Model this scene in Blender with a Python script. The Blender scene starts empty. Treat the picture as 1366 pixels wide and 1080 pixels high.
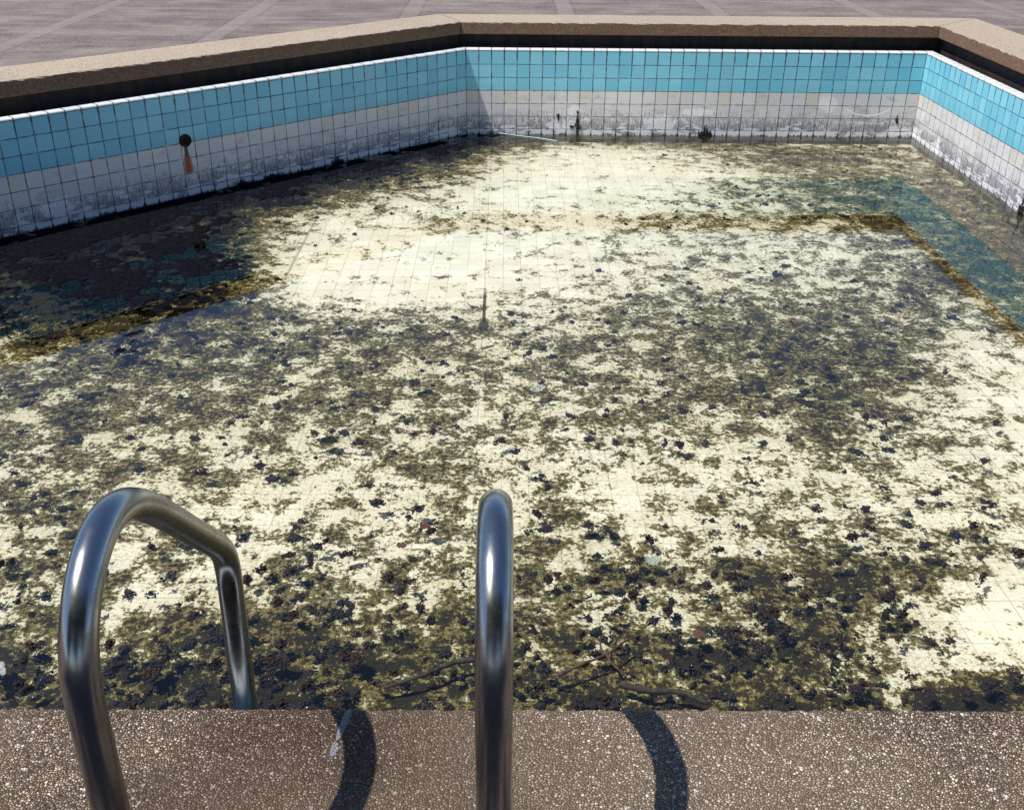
import bpy, bmesh, math, random
import numpy as np
from mathutils import Vector, Matrix
from mathutils.geometry import tessellate_polygon

random.seed(7)
rng = np.random.default_rng(11)
S = bpy.context.scene
COL = S.collection
T = 0.1                      # one pool tile, metres

# ------------------------------------------------------------------ camera
pitch, roll, yaw = 0.486712, 0.009620, 0.0097995
cp, sp = math.cos(pitch), math.sin(pitch)
fw = Vector((math.sin(yaw) * cp, math.cos(yaw) * cp, -sp))
rt = Vector((math.cos(yaw), -math.sin(yaw), 0))
up = rt.cross(fw)
r2 = math.cos(roll) * rt + math.sin(roll) * up
u2 = -math.sin(roll) * rt + math.cos(roll) * up
cam_d = bpy.data.cameras.new('camera')
cam = bpy.data.objects.new('camera', cam_d)
COL.objects.link(cam)
M = Matrix(((r2.x, u2.x, -fw.x, 0.3033), (r2.y, u2.y, -fw.y, 0.0), (r2.z, u2.z, -fw.z, 1.3587), (0, 0, 0, 1)))
cam.matrix_world = M
cam_d.sensor_width = 36
cam_d.lens = 36 * 1389.73 / 1366
cam_d.clip_start = 0.02
cam_d.clip_end = 3000
S.camera = cam

# ------------------------------------------------------------------ world, sun, exposure
SUN = Vector((0.52, 0.18, -1.0)).normalized()       # the way the sunlight travels
elev = math.asin(-SUN.z)
azim = math.atan2(-SUN.x, -SUN.y)
w = bpy.data.worlds.new('World'); S.world = w; w.use_nodes = True
wn = w.node_tree
sky = wn.nodes.new('ShaderNodeTexSky')
sky.sky_type = 'NISHITA'; sky.sun_disc = False
sky.sun_elevation = elev; sky.sun_rotation = azim % (2 * math.pi)
sky.air_density = 1.0; sky.dust_density = 0.4; sky.ozone_density = 6.0
bg = wn.nodes['Background']
wn.links.new(sky.outputs[0], bg.inputs[0])
bg.inputs[1].default_value = 0.125
sd = bpy.data.lights.new('sun', 'SUN'); sd.energy = 4.8; sd.angle = math.radians(0.5); sd.color = (1.0, 0.955, 0.87)
so = bpy.data.objects.new('sun', sd); COL.objects.link(so)
so.location = (-4, -2, 9)
so.rotation_euler = SUN.to_track_quat('-Z', 'Y').to_euler()
S.view_settings.view_transform = 'Standard'
S.view_settings.look = 'None'
S.view_settings.exposure = 0.36
S.view_settings.gamma = 1
S.view_settings.use_curve_mapping = False
S.cycles.max_bounces = 8
S.cycles.transparent_max_bounces = 12
# share of the pool floor under algae in twentieths, every 0.25 m from x = -3.4, y = 1.25
COVER = [
 [19,19,19,19,19,19,19,19,19,19,19,19,19,19,19,18,18,18,14,15,15,15,15,15,15,15,15,15,15],
 [19,19,19,19,19,19,19,19,19,19,19,19,19,19,19,18,18,18,16,10,15,15,15,15,15,15,15,15,15],
 [19,19,19,19,19,19,19,19,19,19,19,19,19,19,19,18,18,18,18,12,15,15,15,15,15,15,15,15,15],
 [19,19,19,19,19,19,19,19,19,19,19,19,19,19,19,18,18,18,18,14,12,15,15,15,15,15,15,15,15],
 [18,18,18,18,18,18,18,18,18,18,18,19,19,19,18,17,17,17,17,15,8,6,6,6,6,6,6,6,7],
 [13,13,13,13,13,13,13,13,13,13,11,13,16,16,15,15,13,14,17,16,13,4,2,2,2,2,1,1,1],
 [10,10,10,10,10,10,10,10,10,10,8,8,10,8,10,13,11,11,13,14,12,10,6,6,6,6,6,6,6],
 [10,10,10,10,10,10,10,10,10,12,9,9,8,8,8,10,9,8,8,9,9,9,7,7,7,7,7,7,7],
 [10,10,10,10,10,10,10,10,11,11,10,10,8,9,10,8,8,7,7,8,9,8,8,6,6,6,6,6,6],
 [11,11,11,11,11,11,11,11,12,11,11,9,9,10,10,9,8,9,9,9,10,10,8,6,6,6,6,6,6],
 [12,12,12,12,12,12,12,12,12,12,11,11,11,11,10,10,10,10,11,11,13,11,9,7,6,6,6,6,6],
 [11,11,11,11,11,11,12,12,13,13,12,12,12,12,11,10,10,11,11,12,15,14,11,7,6,6,6,6,6],
 [10,10,10,10,10,10,11,13,14,13,12,10,12,12,10,10,10,11,12,13,14,15,14,8,5,4,4,4,5],
 [14,14,14,14,14,14,15,16,15,14,13,12,13,12,10,10,11,11,12,13,14,14,14,10,7,9,8,8,8],
 [17,17,17,17,17,17,19,18,16,15,14,12,12,11,11,10,10,11,12,13,13,13,13,12,8,14,15,15,15],
 [19,19,19,19,19,19,20,18,17,17,11,7,7,7,7,8,8,9,11,11,12,12,12,12,12,13,16,16,16],
 [20,20,20,20,20,20,20,19,19,16,7,3,3,4,4,6,6,7,9,10,10,10,10,11,13,15,16,16,16],
 [20,20,20,20,20,20,20,20,19,15,6,4,4,4,4,5,6,7,8,9,9,9,9,10,12,16,17,16,16],
 [20,20,20,20,20,20,20,20,18,13,6,5,4,4,4,5,5,6,7,7,8,8,8,9,10,14,18,17,17],
 [20,20,20,20,20,20,20,19,18,12,6,5,4,4,4,4,5,6,6,7,8,8,8,9,10,13,17,17,16],
 [20,20,20,20,20,20,20,19,18,11,6,5,5,8,8,7,7,6,8,10,10,9,10,10,12,14,15,16,16],
 [20,20,20,20,20,20,20,20,18,14,10,6,6,9,9,8,7,6,8,11,11,11,11,12,15,18,16,14,16],
 [20,20,20,20,20,20,20,20,19,17,14,9,7,6,5,4,4,5,5,6,7,8,9,10,12,14,14,15,15],
 [20,20,20,20,20,20,20,20,20,20,17,13,10,6,4,3,3,4,5,6,7,9,11,12,14,15,15,15,15],
 [20,20,20,20,20,20,20,20,20,20,18,17,13,10,7,4,3,3,4,5,6,8,10,11,13,14,14,14,14],
 [20,20,20,20,20,20,20,20,20,20,20,20,17,14,9,5,3,2,3,3,5,6,8,10,11,12,12,12,13],
 [20,20,20,20,20,20,20,20,20,20,20,20,18,16,12,7,4,3,3,4,5,7,10,11,12,12,12,12,12],
 [20,20,20,20,20,20,20,20,20,20,20,20,20,19,14,9,6,4,3,5,7,9,11,13,14,14,13,12,12],
 [20,20,20,20,20,20,20,20,20,20,20,20,20,20,17,13,10,8,7,8,10,11,13,13,13,13,12,12,11],
 [20,20,20,20,20,20,20,20,20,20,20,20,20,20,18,17,15,13,11,12,13,14,14,14,12,10,10,10,10],
]

# ------------------------------------------------------------------ helpers
def tag(o, label=None, cat=None, group=None, kind=None):
    if label: o['label'] = label
    if cat: o['category'] = cat
    if group: o['group'] = group
    if kind: o['kind'] = kind
    return o

def empty(name, loc, label, cat, group=None):
    o = bpy.data.objects.new(name, None); COL.objects.link(o)
    o.location = loc
    return tag(o, label, cat, group)

def link(name, me, mat, parent=None, smooth=False):
    me.materials.append(mat)
    if smooth:
        me.polygons.foreach_set('use_smooth', [True] * len(me.polygons))
    o = bpy.data.objects.new(name, me); COL.objects.link(o)
    if parent:
        o.parent = parent
        o.matrix_parent_inverse = Matrix.Translation(-parent.location)
    return o

def mesh(name, verts, faces, uvs=None):
    me = bpy.data.meshes.new(name)
    me.from_pydata([tuple(v) for v in verts], [], faces)
    if uvs is not None:
        l = me.uv_layers.new(name='UVMap')
        for p in me.polygons:
            for li in p.loop_indices:
                l.data[li].uv = uvs[me.loops[li].vertex_index]
    me.update()
    return me

class Nt:
    """tiny builder for node expressions"""
    def __init__(s, name):
        s.m = bpy.data.materials.new(name); s.m.use_nodes = True
        s.t = s.m.node_tree; s.t.nodes.clear()
        s.out = s.t.nodes.new('ShaderNodeOutputMaterial')
    def set(s, sock, v):
        if isinstance(v, V): s.t.links.new(v.s, sock)
        elif isinstance(v, bpy.types.NodeSocket): s.t.links.new(v, sock)
        else: sock.default_value = v
    def math(s, op, a, b=0.0, c=None, clamp=False):
        n = s.t.nodes.new('ShaderNodeMath'); n.operation = op; n.use_clamp = clamp
        s.set(n.inputs[0], a); s.set(n.inputs[1], b)
        if c is not None: s.set(n.inputs[2], c)
        return V(s, n.outputs[0])
    def step(s, x, lo, hi, tolo=0.0, tohi=1.0):
        n = s.t.nodes.new('ShaderNodeMapRange'); n.interpolation_type = 'SMOOTHSTEP' if not isinstance(lo, V) and not isinstance(hi, V) or True else 'LINEAR'
        s.set(n.inputs['Value'], x); s.set(n.inputs['From Min'], lo); s.set(n.inputs['From Max'], hi)
        n.inputs['To Min'].default_value = tolo; n.inputs['To Max'].default_value = tohi
        return V(s, n.outputs[0])
    def mix(s, f, a, b, mode='MIX'):
        n = s.t.nodes.new('ShaderNodeMix'); n.data_type = 'RGBA'; n.blend_type = mode
        s.set(n.inputs[0], f)
        for k, v in ((6, a), (7, b)):
            if isinstance(v, tuple): v = (*v, 1) if len(v) == 3 else v
            s.set(n.inputs[k], v)
        return V(s, n.outputs[2])
    def xyz(s, x, y, z=0.0):
        n = s.t.nodes.new('ShaderNodeCombineXYZ')
        s.set(n.inputs[0], x); s.set(n.inputs[1], y); s.set(n.inputs[2], z)
        return V(s, n.outputs[0])
    def sep(s, v):
        n = s.t.nodes.new('ShaderNodeSeparateXYZ'); s.set(n.inputs[0], v)
        return [V(s, o) for o in n.outputs]
    def noise(s, vec, scale, detail=4, rough=0.5, col=False, dist=0.0):
        n = s.t.nodes.new('ShaderNodeTexNoise'); s.set(n.inputs['Vector'], vec)
        n.inputs['Scale'].default_value = scale; n.inputs['Detail'].default_value = detail
        n.inputs['Roughness'].default_value = rough; n.inputs['Distortion'].default_value = dist
        return V(s, n.outputs['Color' if col else 'Fac'])
    def voro(s, vec, scale, feat='F1', out='Distance', rnd=1.0):
        n = s.t.nodes.new('ShaderNodeTexVoronoi'); n.feature = feat; s.set(n.inputs['Vector'], vec)
        n.inputs['Scale'].default_value = scale; n.inputs['Randomness'].default_value = rnd
        return V(s, n.outputs[out])
    def white(s, vec, col=False):
        n = s.t.nodes.new('ShaderNodeTexWhiteNoise'); n.noise_dimensions = '3D'; s.set(n.inputs['Vector'], vec)
        return V(s, n.outputs['Color' if col else 'Value'])
    def ramp(s, f, stops):
        n = s.t.nodes.new('ShaderNodeValToRGB'); s.set(n.inputs[0], f)
        e = n.color_ramp.elements
        while len(e) < len(stops): e.new(0.5)
        for k, (p, c) in enumerate(stops): e[k].position = p; e[k].color = (*c, 1)
        return V(s, n.outputs[0])
    def uv(s):
        n = s.t.nodes.new('ShaderNodeUVMap'); n.uv_map = 'UVMap'; return V(s, n.outputs[0])
    def pos(s):
        return V(s, s.t.nodes.new('ShaderNodeNewGeometry').outputs['Position'])
    def objc(s):
        return V(s, s.t.nodes.new('ShaderNodeTexCoord').outputs['Object'])
    def attr(s, name):
        n = s.t.nodes.new('ShaderNodeAttribute'); n.attribute_name = name; return V(s, n.outputs['Fac'])
    def bump(s, h, strength, dist):
        n = s.t.nodes.new('ShaderNodeBump'); s.set(n.inputs['Height'], h)
        n.inputs['Strength'].default_value = strength; n.inputs['Distance'].default_value = dist
        return V(s, n.outputs[0])
    def pbr(s, col, rough=0.5, metal=0.0, normal=None, spec=None):
        n = s.t.nodes.new('ShaderNodeBsdfPrincipled')
        s.set(n.inputs['Base Color'], (*col, 1) if isinstance(col, tuple) else col)
        s.set(n.inputs['Roughness'], rough); s.set(n.inputs['Metallic'], metal)
        if spec is not None: s.set(n.inputs['Specular IOR Level'], spec)
        if normal is not None: s.set(n.inputs['Normal'], normal)
        s.t.links.new(n.outputs[0], s.out.inputs[0])
        return s.m

class V:
    def __init__(s, g, sock): s.g, s.s = g, sock
    def __add__(s, o): return s.g.math('ADD', s, o)
    def __radd__(s, o): return s.g.math('ADD', s, o)
    def __sub__(s, o): return s.g.math('SUBTRACT', s, o)
    def __rsub__(s, o): return s.g.math('SUBTRACT', o, s)
    def __mul__(s, o): return s.g.math('MULTIPLY', s, o)
    def __rmul__(s, o): return s.g.math('MULTIPLY', s, o)
    def __truediv__(s, o): return s.g.math('DIVIDE', s, o)
    def max(s, o): return s.g.math('MAXIMUM', s, o)
    def min(s, o): return s.g.math('MINIMUM', s, o)
    def abs(s): return s.g.math('ABSOLUTE', s)
    def floor(s): return s.g.math('FLOOR', s)
    def frac(s): return s.g.math('FRACT', s)
    def clamp(s): return s.g.math('ADD', s, 0.0, clamp=True)
    def inv(s): return 1.0 - s
    def edge(s): return ((s + 0.5).frac() - 0.5).abs()      # distance to nearest whole number

# ------------------------------------------------------------------ materials
def wall_material(name, blobs=(), rust=None, chalk=None, white_lo=0.45, pale_edge=0.0):
    g = Nt(name)
    u, v, _ = g.sep(g.uv())
    seed = float(sum(map(ord, name)) % 37)
    P = g.xyz(u, v, seed)
    wob = (g.noise(P, 1.7, 2) - 0.5) * 0.05
    tu, tv = (u + wob).floor(), (v + wob).floor()
    rnd = g.white(g.xyz(tu, tv, seed))
    rnd2 = g.white(g.xyz(tu, tv, seed + 5))
    # joints: darker and wider in the top courses, thin and broken lower down
    nz = g.noise(P, 2.3, 4, 0.6)
    wu = 0.020 + g.step(v, 1.4, 0.0) * 0.026 + g.step(v, 4.8, 6.4) * 0.010 + g.step(nz, 0.45, 0.68) * 0.016
    wv = 0.014 + g.step(nz, 0.42, 0.66) * 0.014
    ju = g.step((u + wob).edge(), wu + 0.014, wu)
    jv = g.step((v + wob * 0.6).edge(), wv + 0.014, wv)
    joint = ju.max(jv) * g.step(g.noise(P, 3.1, 5, 0.65), 0.34, 0.56, 0.40, 1.0)
    # enamel
    fine = g.noise(g.xyz(u * 3.0, v * 9.0, seed), 2.0, 4, 0.6)
    blue = g.mix(rnd, (0.15, 0.47, 0.61), (0.23, 0.57, 0.68))
    blue = g.mix(g.step(rnd2, 0.86, 0.93) * 0.5, blue, (0.19, 0.45, 0.60))
    blue = g.mix(g.step(v + (fine - 0.5) * 0.7, 2.2, 3.0) * 0.35, blue, (0.12, 0.42, 0.50))
    blue = g.mix(g.step(fine, 0.52, 0.70) * 0.4, blue, (0.06, 0.27, 0.40))
    blue = g.mix(g.step(rnd2, 0.0, 0.12, 0.5, 0.0), blue, (0.24, 0.50, 0.60))
    whit = g.mix(rnd, (0.56, 0.55, 0.55), (0.64, 0.625, 0.61))
    whit = g.mix(g.step(rnd2, 0.5, 0.95) * g.step(v, 4.3, 3.6) * 0.55, whit, (0.60, 0.53, 0.40))
    # dust veil and vertical dirt runs
    runs = g.noise(g.xyz(u * 11.0, v * 1.6, seed), 1.0, 6, 0.72)
    runs2 = g.noise(g.xyz(u * 26.0, v * 4.0, seed + 3), 1.0, 4, 0.7)
    big = g.noise(P, 0.5, 3, 0.6)
    amt = g.step(v + (big - 0.5) * 1.6, 3.2, 6.4)
    thr = 0.62 - 0.21 * amt
    dirt = g.step(runs * 0.55 + runs2 * 0.45, thr, thr + 0.09)
    whit = g.mix(dirt * 0.88, whit, (0.10, 0.095, 0.12))
    whit = g.mix(g.step(v + (big - 0.5) * 2.5, 5.0, 6.6) * 0.35, whit, (0.28, 0.27, 0.31))
    veil = g.step(g.noise(g.xyz(u * 0.6, v * 1.3, seed + 9), 1.0, 5, 0.65) + (v - 5.0) * 0.05, 0.47, 0.62)
    whit = g.mix(veil * 0.45, whit, (0.30, 0.28, 0.31))
    isw = g.step(v + wob * 0.5, 2.985, 3.015)
    col = g.mix(isw, blue, whit)
    speck = g.step(g.noise(P, 14.0, 3, 0.7), 0.60, 0.68)
    col = g.mix(speck * g.step(v, 1.0, 3.0) * 0.5, col, (0.10, 0.13, 0.14))
    # lime bloom above the old water line and on whole tiles
    bloom = 0.8 * g.step(g.noise(g.xyz(u * 0.8, v * 2.0, seed + 2), 1.0, 5, 0.6) + g.step(v, 5.7, 6.2) * 0.16, 0.56, 0.62) * g.step(v, 4.6, 5.6)
    col = g.mix(bloom * 0.8, col, (0.80, 0.80, 0.84))
    for (bu, bv, ru, rv) in blobs:
        d = (((u - bu) / ru) * ((u - bu) / ru) + ((v - bv) / rv) * ((v - bv) / rv)) + (g.noise(P, 2.2, 5, 0.6) - 0.5) * 3.0
        col = g.mix(g.step(d, 1.15, 0.5) * 0.6, col, (0.82, 0.81, 0.84))
    col = g.mix(joint * g.step(v, 3.0, 4.0, 0.95, 0.86), col, (0.022, 0.026, 0.032))
    if chalk:
        cu, cv, cr = chalk
        uu = (u - cu) / cr
        arc = (v - cv + uu * uu * 0.55 + (g.noise(P, 3.0, 3) - 0.5) * 0.25).abs()
        col = g.mix(g.step(arc, 0.09, 0.03) * g.step(uu.abs(), 1.1, 0.9) * 0.8, col, (0.85, 0.85, 0.84))
    if rust:
        ru_, rv_ = rust
        wd = g.step(v, rv_ + 0.4, rv_ + 1.3, 0.13, 0.30)
        dd = ((u - ru_) + (g.noise(P, 6.0, 3) - 0.5) * 0.12).abs() / wd
        m = g.step(dd, 1.25, 0.65) * g.step(v, rv_ - 0.05, rv_ + 0.1) * g.step(v + (fine - 0.5) * 0.3, rv_ + 2.05, rv_ + 1.75)
        rc = g.mix(g.step(v, rv_ + 0.5, rv_ + 1.1), (0.045, 0.018, 0.014), (0.42, 0.09, 0.04))
        rc = g.mix(g.step(dd, 0.5, 0.1) * 0.6, rc, (0.10, 0.035, 0.025))
        col = g.mix(m, col, rc)
    # black slime teeth creeping out of the water, worst in the joints
    teeth = g.noise(g.xyz(u * 9.0, 0.3, seed), 1.0, 5, 0.8) * 0.9 + g.step((u + wob).edge(), 0.12, 0.0) * 0.22 + g.noise(g.xyz(u * 0.7, 1.3, seed), 1.0, 2) * 0.35
    lim = 7.0 - teeth * 0.98
    col = g.mix(g.step(v + (g.noise(P, 16.0, 4, 0.7) - 0.5) * 0.25, lim, lim + 0.10) * 0.93, col, (0.020, 0.019, 0.017))
    col = g.mix(g.step(v, 6.44, 6.6) * g.step(g.noise(P, 1.4, 5, 0.65), 0.40, 0.55) * 0.8, col, (0.085, 0.075, 0.03))
    h = (joint * -1.0) + fine * 0.15 + dirt * 0.1
    rough = g.step(v, 2.5, 6.0, 0.38, 0.62)
    return g.pbr(col, rough, 0, g.bump(h, 0.6, 0.003))

def lip_material():
    g = Nt('lip_tile_white')
    u, v, _ = g.sep(g.uv())
    P = g.xyz(u, v, 4.0)
    wob = (g.noise(P, 1.3, 2) - 0.5) * 0.05
    j = g.step((u + wob).edge(), 0.055, 0.025)
    col = g.mix(g.white(g.xyz((u + wob).floor(), 2.0)), (0.58, 0.63, 0.67), (0.70, 0.71, 0.72))
    col = g.mix(g.step(g.noise(g.xyz(u * 3, v * 3, 1.0), 1.0, 5, 0.7), 0.52, 0.70) * 0.6, col, (0.42, 0.36, 0.27))
    col = g.mix(j * 0.85, col, (0.10, 0.055, 0.03))
    col = g.mix(g.step(v, 0.10, 0.03) * 0.9, col, (0.03, 0.03, 0.035))
    return g.pbr(col, 0.35, 0, g.bump(j * -1.0, 0.6, 0.003))

def gutter_material():
    g = Nt('gutter_slime')
    P = g.pos()
    n = g.noise(P, 9.0, 6, 0.7)
    x, y, z = g.sep(P)
    st = g.noise(g.xyz(x * 14.0, y * 14.0, z * 2.0), 1.0, 5, 0.7)
    col = g.mix(g.step(st, 0.42, 0.62), (0.006, 0.005, 0.006), (0.034, 0.014, 0.012))
    col = g.mix(g.step(n, 0.6, 0.75) * 0.6, col, (0.03, 0.03, 0.012))
    return g.pbr(col, 0.8, 0, g.bump(n, 0.8, 0.01))

def aggregate_material(name, tint=0.0, paint=False):
    """washed pebble aggregate: rounded grit of mixed browns with scattered white chips"""
    g = Nt(name)
    P = g.pos()
    warp = g.noise(P, 90.0, 2, 0.5, col=True)
    n = g.t.nodes.new('ShaderNodeVectorMath'); n.operation = 'MULTIPLY_ADD'
    g.set(n.inputs[0], warp); n.inputs[1].default_value = (0.004, 0.004, 0.004); g.set(n.inputs[2], P)
    Q = V(g, n.outputs[0])
    d = g.voro(Q, 245.0); c = g.voro(Q, 245.0, out='Color')
    de = g.voro(Q, 245.0, feat='DISTANCE_TO_EDGE')
    cr, cg_, cb = g.sep(c)
    peb = g.ramp(cr, [(0.0, (0.06, 0.045, 0.037)), (0.22, (0.14, 0.10, 0.075)), (0.45, (0.31, 0.235, 0.17)), (0.66, (0.18, 0.13, 0.105)), (0.84, (0.38, 0.30, 0.215)), (0.97, (0.54, 0.49, 0.42))])
    peb = g.mix(g.step(cg_, 0.94, 0.97) * 0.4, peb, (0.30, 0.13, 0.10))
    gap = g.step(de, 0.04, 0.18)
    col = g.mix(gap, (0.030, 0.020, 0.018), peb)
    # white marble chips
    Q2 = n.outputs[0]
    d2 = g.voro(Q, 62.0); c2 = g.voro(Q, 62.0, out='Color')
    q1, q2, q3 = g.sep(c2)
    chip = g.step(d2 + (g.noise(P, 260.0, 2) - 0.5) * 0.35, 0.17 + q3 * 0.18, 0.08 + q3 * 0.16) * g.step(q1, 0.66, 0.70)
    col = g.mix(chip * 0.65, col, (0.80, 0.77, 0.72))
    # damp dark stain patches
    st = g.step(g.noise(P, 1.9, 5, 0.62), 0.44, 0.62)
    col = g.mix(st * 0.55, col, g.mix(1.0, col, (0.56, 0.46, 0.47), 'MULTIPLY'))
    if paint:
        col = g.mix(1.0, col, (1.30, 1.30, 1.30), 'MULTIPLY')
        x, y, z = g.sep(P)
        dm = ((x - 0.10) / 0.36).abs() + (g.noise(P, 3.0, 5, 0.65) - 0.5) * 1.4 + g.step(y, 1.25, 0.95, 0.25, -0.15)
        col = g.mix(g.step(dm, 1.25, 0.45) * 0.9, col, g.mix(1.0, col, (0.42, 0.32, 0.33), 'MULTIPLY'))
    fine = g.noise(P, 30.0, 5, 0.7)
    col = g.mix(g.step(fine, 0.52, 0.72) * 0.35, col, (0.16, 0.12, 0.105))
    tan = g.step(g.noise(P, 0.9, 3), 0.42, 0.6)
    col = g.mix(tan * 0.22, col, (0.50, 0.40, 0.28))
    if tint: col = g.mix(tint, col, g.mix(g.step(g.noise(P, 75.0, 4, 0.75), 0.38, 0.62), (0.58, 0.43, 0.31), (0.98, 0.82, 0.64)))
    if paint:
        x, y, z = g.sep(P)
        nn = (g.noise(P, 60.0, 4, 0.7) - 0.5)
        for (px, py, rx, ry, sl) in ((0.066, 1.170, 0.006, 0.034, 0.16), (0.058, 1.115, 0.006, 0.014, 0.0)):
            dx = (x - px - (y - py) * sl) / rx
            dy = (y - py) / ry
            m = g.step(dx * dx + dy * dy + nn * 2.4, 1.1, 0.75)
            col = g.mix(m * 0.9, col, (0.26, 0.26, 0.29))
    # upright edge faces multiplied darker by their normal: shade put into the colour
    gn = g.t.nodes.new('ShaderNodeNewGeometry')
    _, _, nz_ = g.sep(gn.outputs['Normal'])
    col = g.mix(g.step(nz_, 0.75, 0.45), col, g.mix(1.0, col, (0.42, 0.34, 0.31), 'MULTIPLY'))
    h = gap * 0.7 + (0.5 - d) * 0.8 + chip * 0.3 + g.noise(P, 500.0, 2) * 0.2
    return g.pbr(col, 0.8, 0, g.bump(h, 1.0, 0.003), 0.06)

def floor_material():
    g = Nt('pool_floor_tile')
    x, y, z = g.sep(g.objc())
    u, v = x * 10.0, y * 10.0
    P = g.xyz(x, y, 0.0)
    cov = g.attr('cov')
    wob = (g.noise(P, 6.0, 2) - 0.5) * 0.05
    brk = g.step(g.noise(P, 5.0, 4, 0.7), 0.36, 0.58, 0.25, 1.0)
    j = g.step((u + wob).edge(), 0.030, 0.010).max(g.step((v + wob).edge(), 0.028, 0.010)) * brk
    col = g.mix(g.white(g.xyz((u + wob).floor(), (v + wob).floor())), (0.56, 0.54, 0.485), (0.66, 0.635, 0.57))
    col = g.mix(g.step(g.noise(P, 3.0, 5, 0.6), 0.40, 0.66) * 0.35, col, (0.50, 0.47, 0.34))
    col = g.mix(g.step(g.noise(P, 24.0, 5, 0.75), 0.54, 0.70) * 0.35, col, (0.40, 0.38, 0.28))
    col = g.mix(j * 0.7, col, (0.22, 0.23, 0.21))
    # wider expansion joints running away from the camera
    for jx, jw, ya, yb, am in ((-0.89, 0.009, 4.9, 7.2, 0.5), (0.203, 0.005, 4.75, 6.3, 0.10)):
        dj = (x - jx + wob * 0.05).abs()
        m_ = g.step(dj, jw, jw * 0.4) * g.step(y, ya - 0.03, ya + 0.03) * g.step(y, yb + 0.1, yb - 0.1)
        col = g.mix(m_ * am * g.step(g.noise(P, 9.0, 3, 0.7), 0.3, 0.45, 0.4, 1.0), col, (0.05, 0.045, 0.035))
    # algae film: olive slime that thickens to brown-black mats
    big = g.noise(P, 4.6, 2, 0.5)
    mid = g.noise(g.xyz(x, y, 7.0), 11.0, 6, 0.60, dist=0.4)
    fin = g.noise(g.xyz(x, y, 3.0), 46.0, 6, 0.72)
    n = big * 0.28 + mid * 0.52 + fin * 0.20
    n = (n - 0.5) * 3.2 + 0.5
    f = n + cov - 1.0 + 0.05
    grain = g.noise(g.xyz(x, y, 5.0), 85.0, 5, 0.75)
    thin = g.step(f + (g.noise(P, 28.0, 4, 0.6) - 0.5) * 0.5, -0.30, 0.10)
    film = g.step(f + (fin - 0.5) * 0.9 + (grain - 0.5) * 0.8, -0.04, 0.08)
    haze_ = g.step((grain - 0.5) * 2.2 + (fin - 0.5) * 1.2 + cov * 0.8, 0.24, 0.52)
    fg = (fin - 0.5) * 1.7 + (grain - 0.5) * 1.2
    mat = g.step(f + fg, 0.11, 0.24)
    black = g.step(f + fg * 0.9, 0.19, 0.32)
    hue = g.noise(P, 1.3, 3)
    olive = g.mix(g.step(hue, 0.4, 0.6), (0.31, 0.235, 0.022), (0.23, 0.19, 0.035))
    olive = g.mix(g.step(g.noise(g.xyz(x, y, 11.0), 5.0, 3), 0.52, 0.66) * 0.7, olive, (0.22, 0.12, 0.03))
    col = g.mix(haze_ * 0.60, col, (0.30, 0.27, 0.14))
    col = g.mix(thin * 0.52, col, (0.38, 0.33, 0.13))
    col = g.mix(film * 0.72, col, g.mix(g.step(grain, 0.42, 0.6), g.mix(0.5, olive, (0.10, 0.085, 0.02)), g.mix(0.65, olive, (0.60, 0.48, 0.09))))
    col = g.mix(mat * 0.85, col, (0.062, 0.047, 0.012))
    col = g.mix(black * 0.93, col, g.mix(g.step(fin, 0.42, 0.62), (0.006, 0.006, 0.007), (0.032, 0.025, 0.012)))
    # the open joint packed with dirt in the middle of the pool, with a plug of slime at its near end
    dj = (x - 0.205 + wob * 0.04).abs() + (fin - 0.5) * 0.006
    open_ = g.step(dj, 0.011, 0.006) * g.step(y, 4.70, 4.76) * g.step(y, 5.26, 5.12)
    plug = g.step(((x - 0.205) / 0.030) * ((x - 0.205) / 0.030) + ((y - 4.74) / 0.06) * ((y - 4.74) / 0.06) + (fin - 0.5) * 2.0, 1.1, 0.5)
    col = g.mix(open_.max(plug) * 0.95, col, g.mix(g.step(fin, 0.4, 0.6), (0.015, 0.012, 0.008), (0.09, 0.06, 0.015)))
    h = film * 0.5 + mat * 0.6 + (fin * 1.6 + g.noise(P, 140.0, 3, 0.7) * 0.6) * film
    return g.pbr(col, 0.8, 0, g.bump(h, 1.0, 0.009), 0.12)

def water_material():
    g = Nt('shallow_pool_water')
    P = g.pos()
    h = g.noise(P, 5.0, 3, 0.5)
    nrm = g.bump(h, 0.10, 0.004)
    tr = g.t.nodes.new('ShaderNodeBsdfTransparent'); tr.inputs[0].default_value = (0.975, 0.985, 0.95, 1)
    gl = g.t.nodes.new('ShaderNodeBsdfGlossy'); gl.inputs['Roughness'].default_value = 0.0
    fr = g.t.nodes.new('ShaderNodeFresnel'); fr.inputs['IOR'].default_value = 1.50
    g.set(gl.inputs['Normal'], nrm); g.set(fr.inputs['Normal'], nrm)
    mx = g.t.nodes.new('ShaderNodeMixShader')
    g.t.links.new(fr.outputs[0], mx.inputs[0]); g.t.links.new(tr.outputs[0], mx.inputs[1]); g.t.links.new(gl.outputs[0], mx.inputs[2])
    g.t.links.new(mx.outputs[0], g.out.inputs[0])
    return g.m

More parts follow.
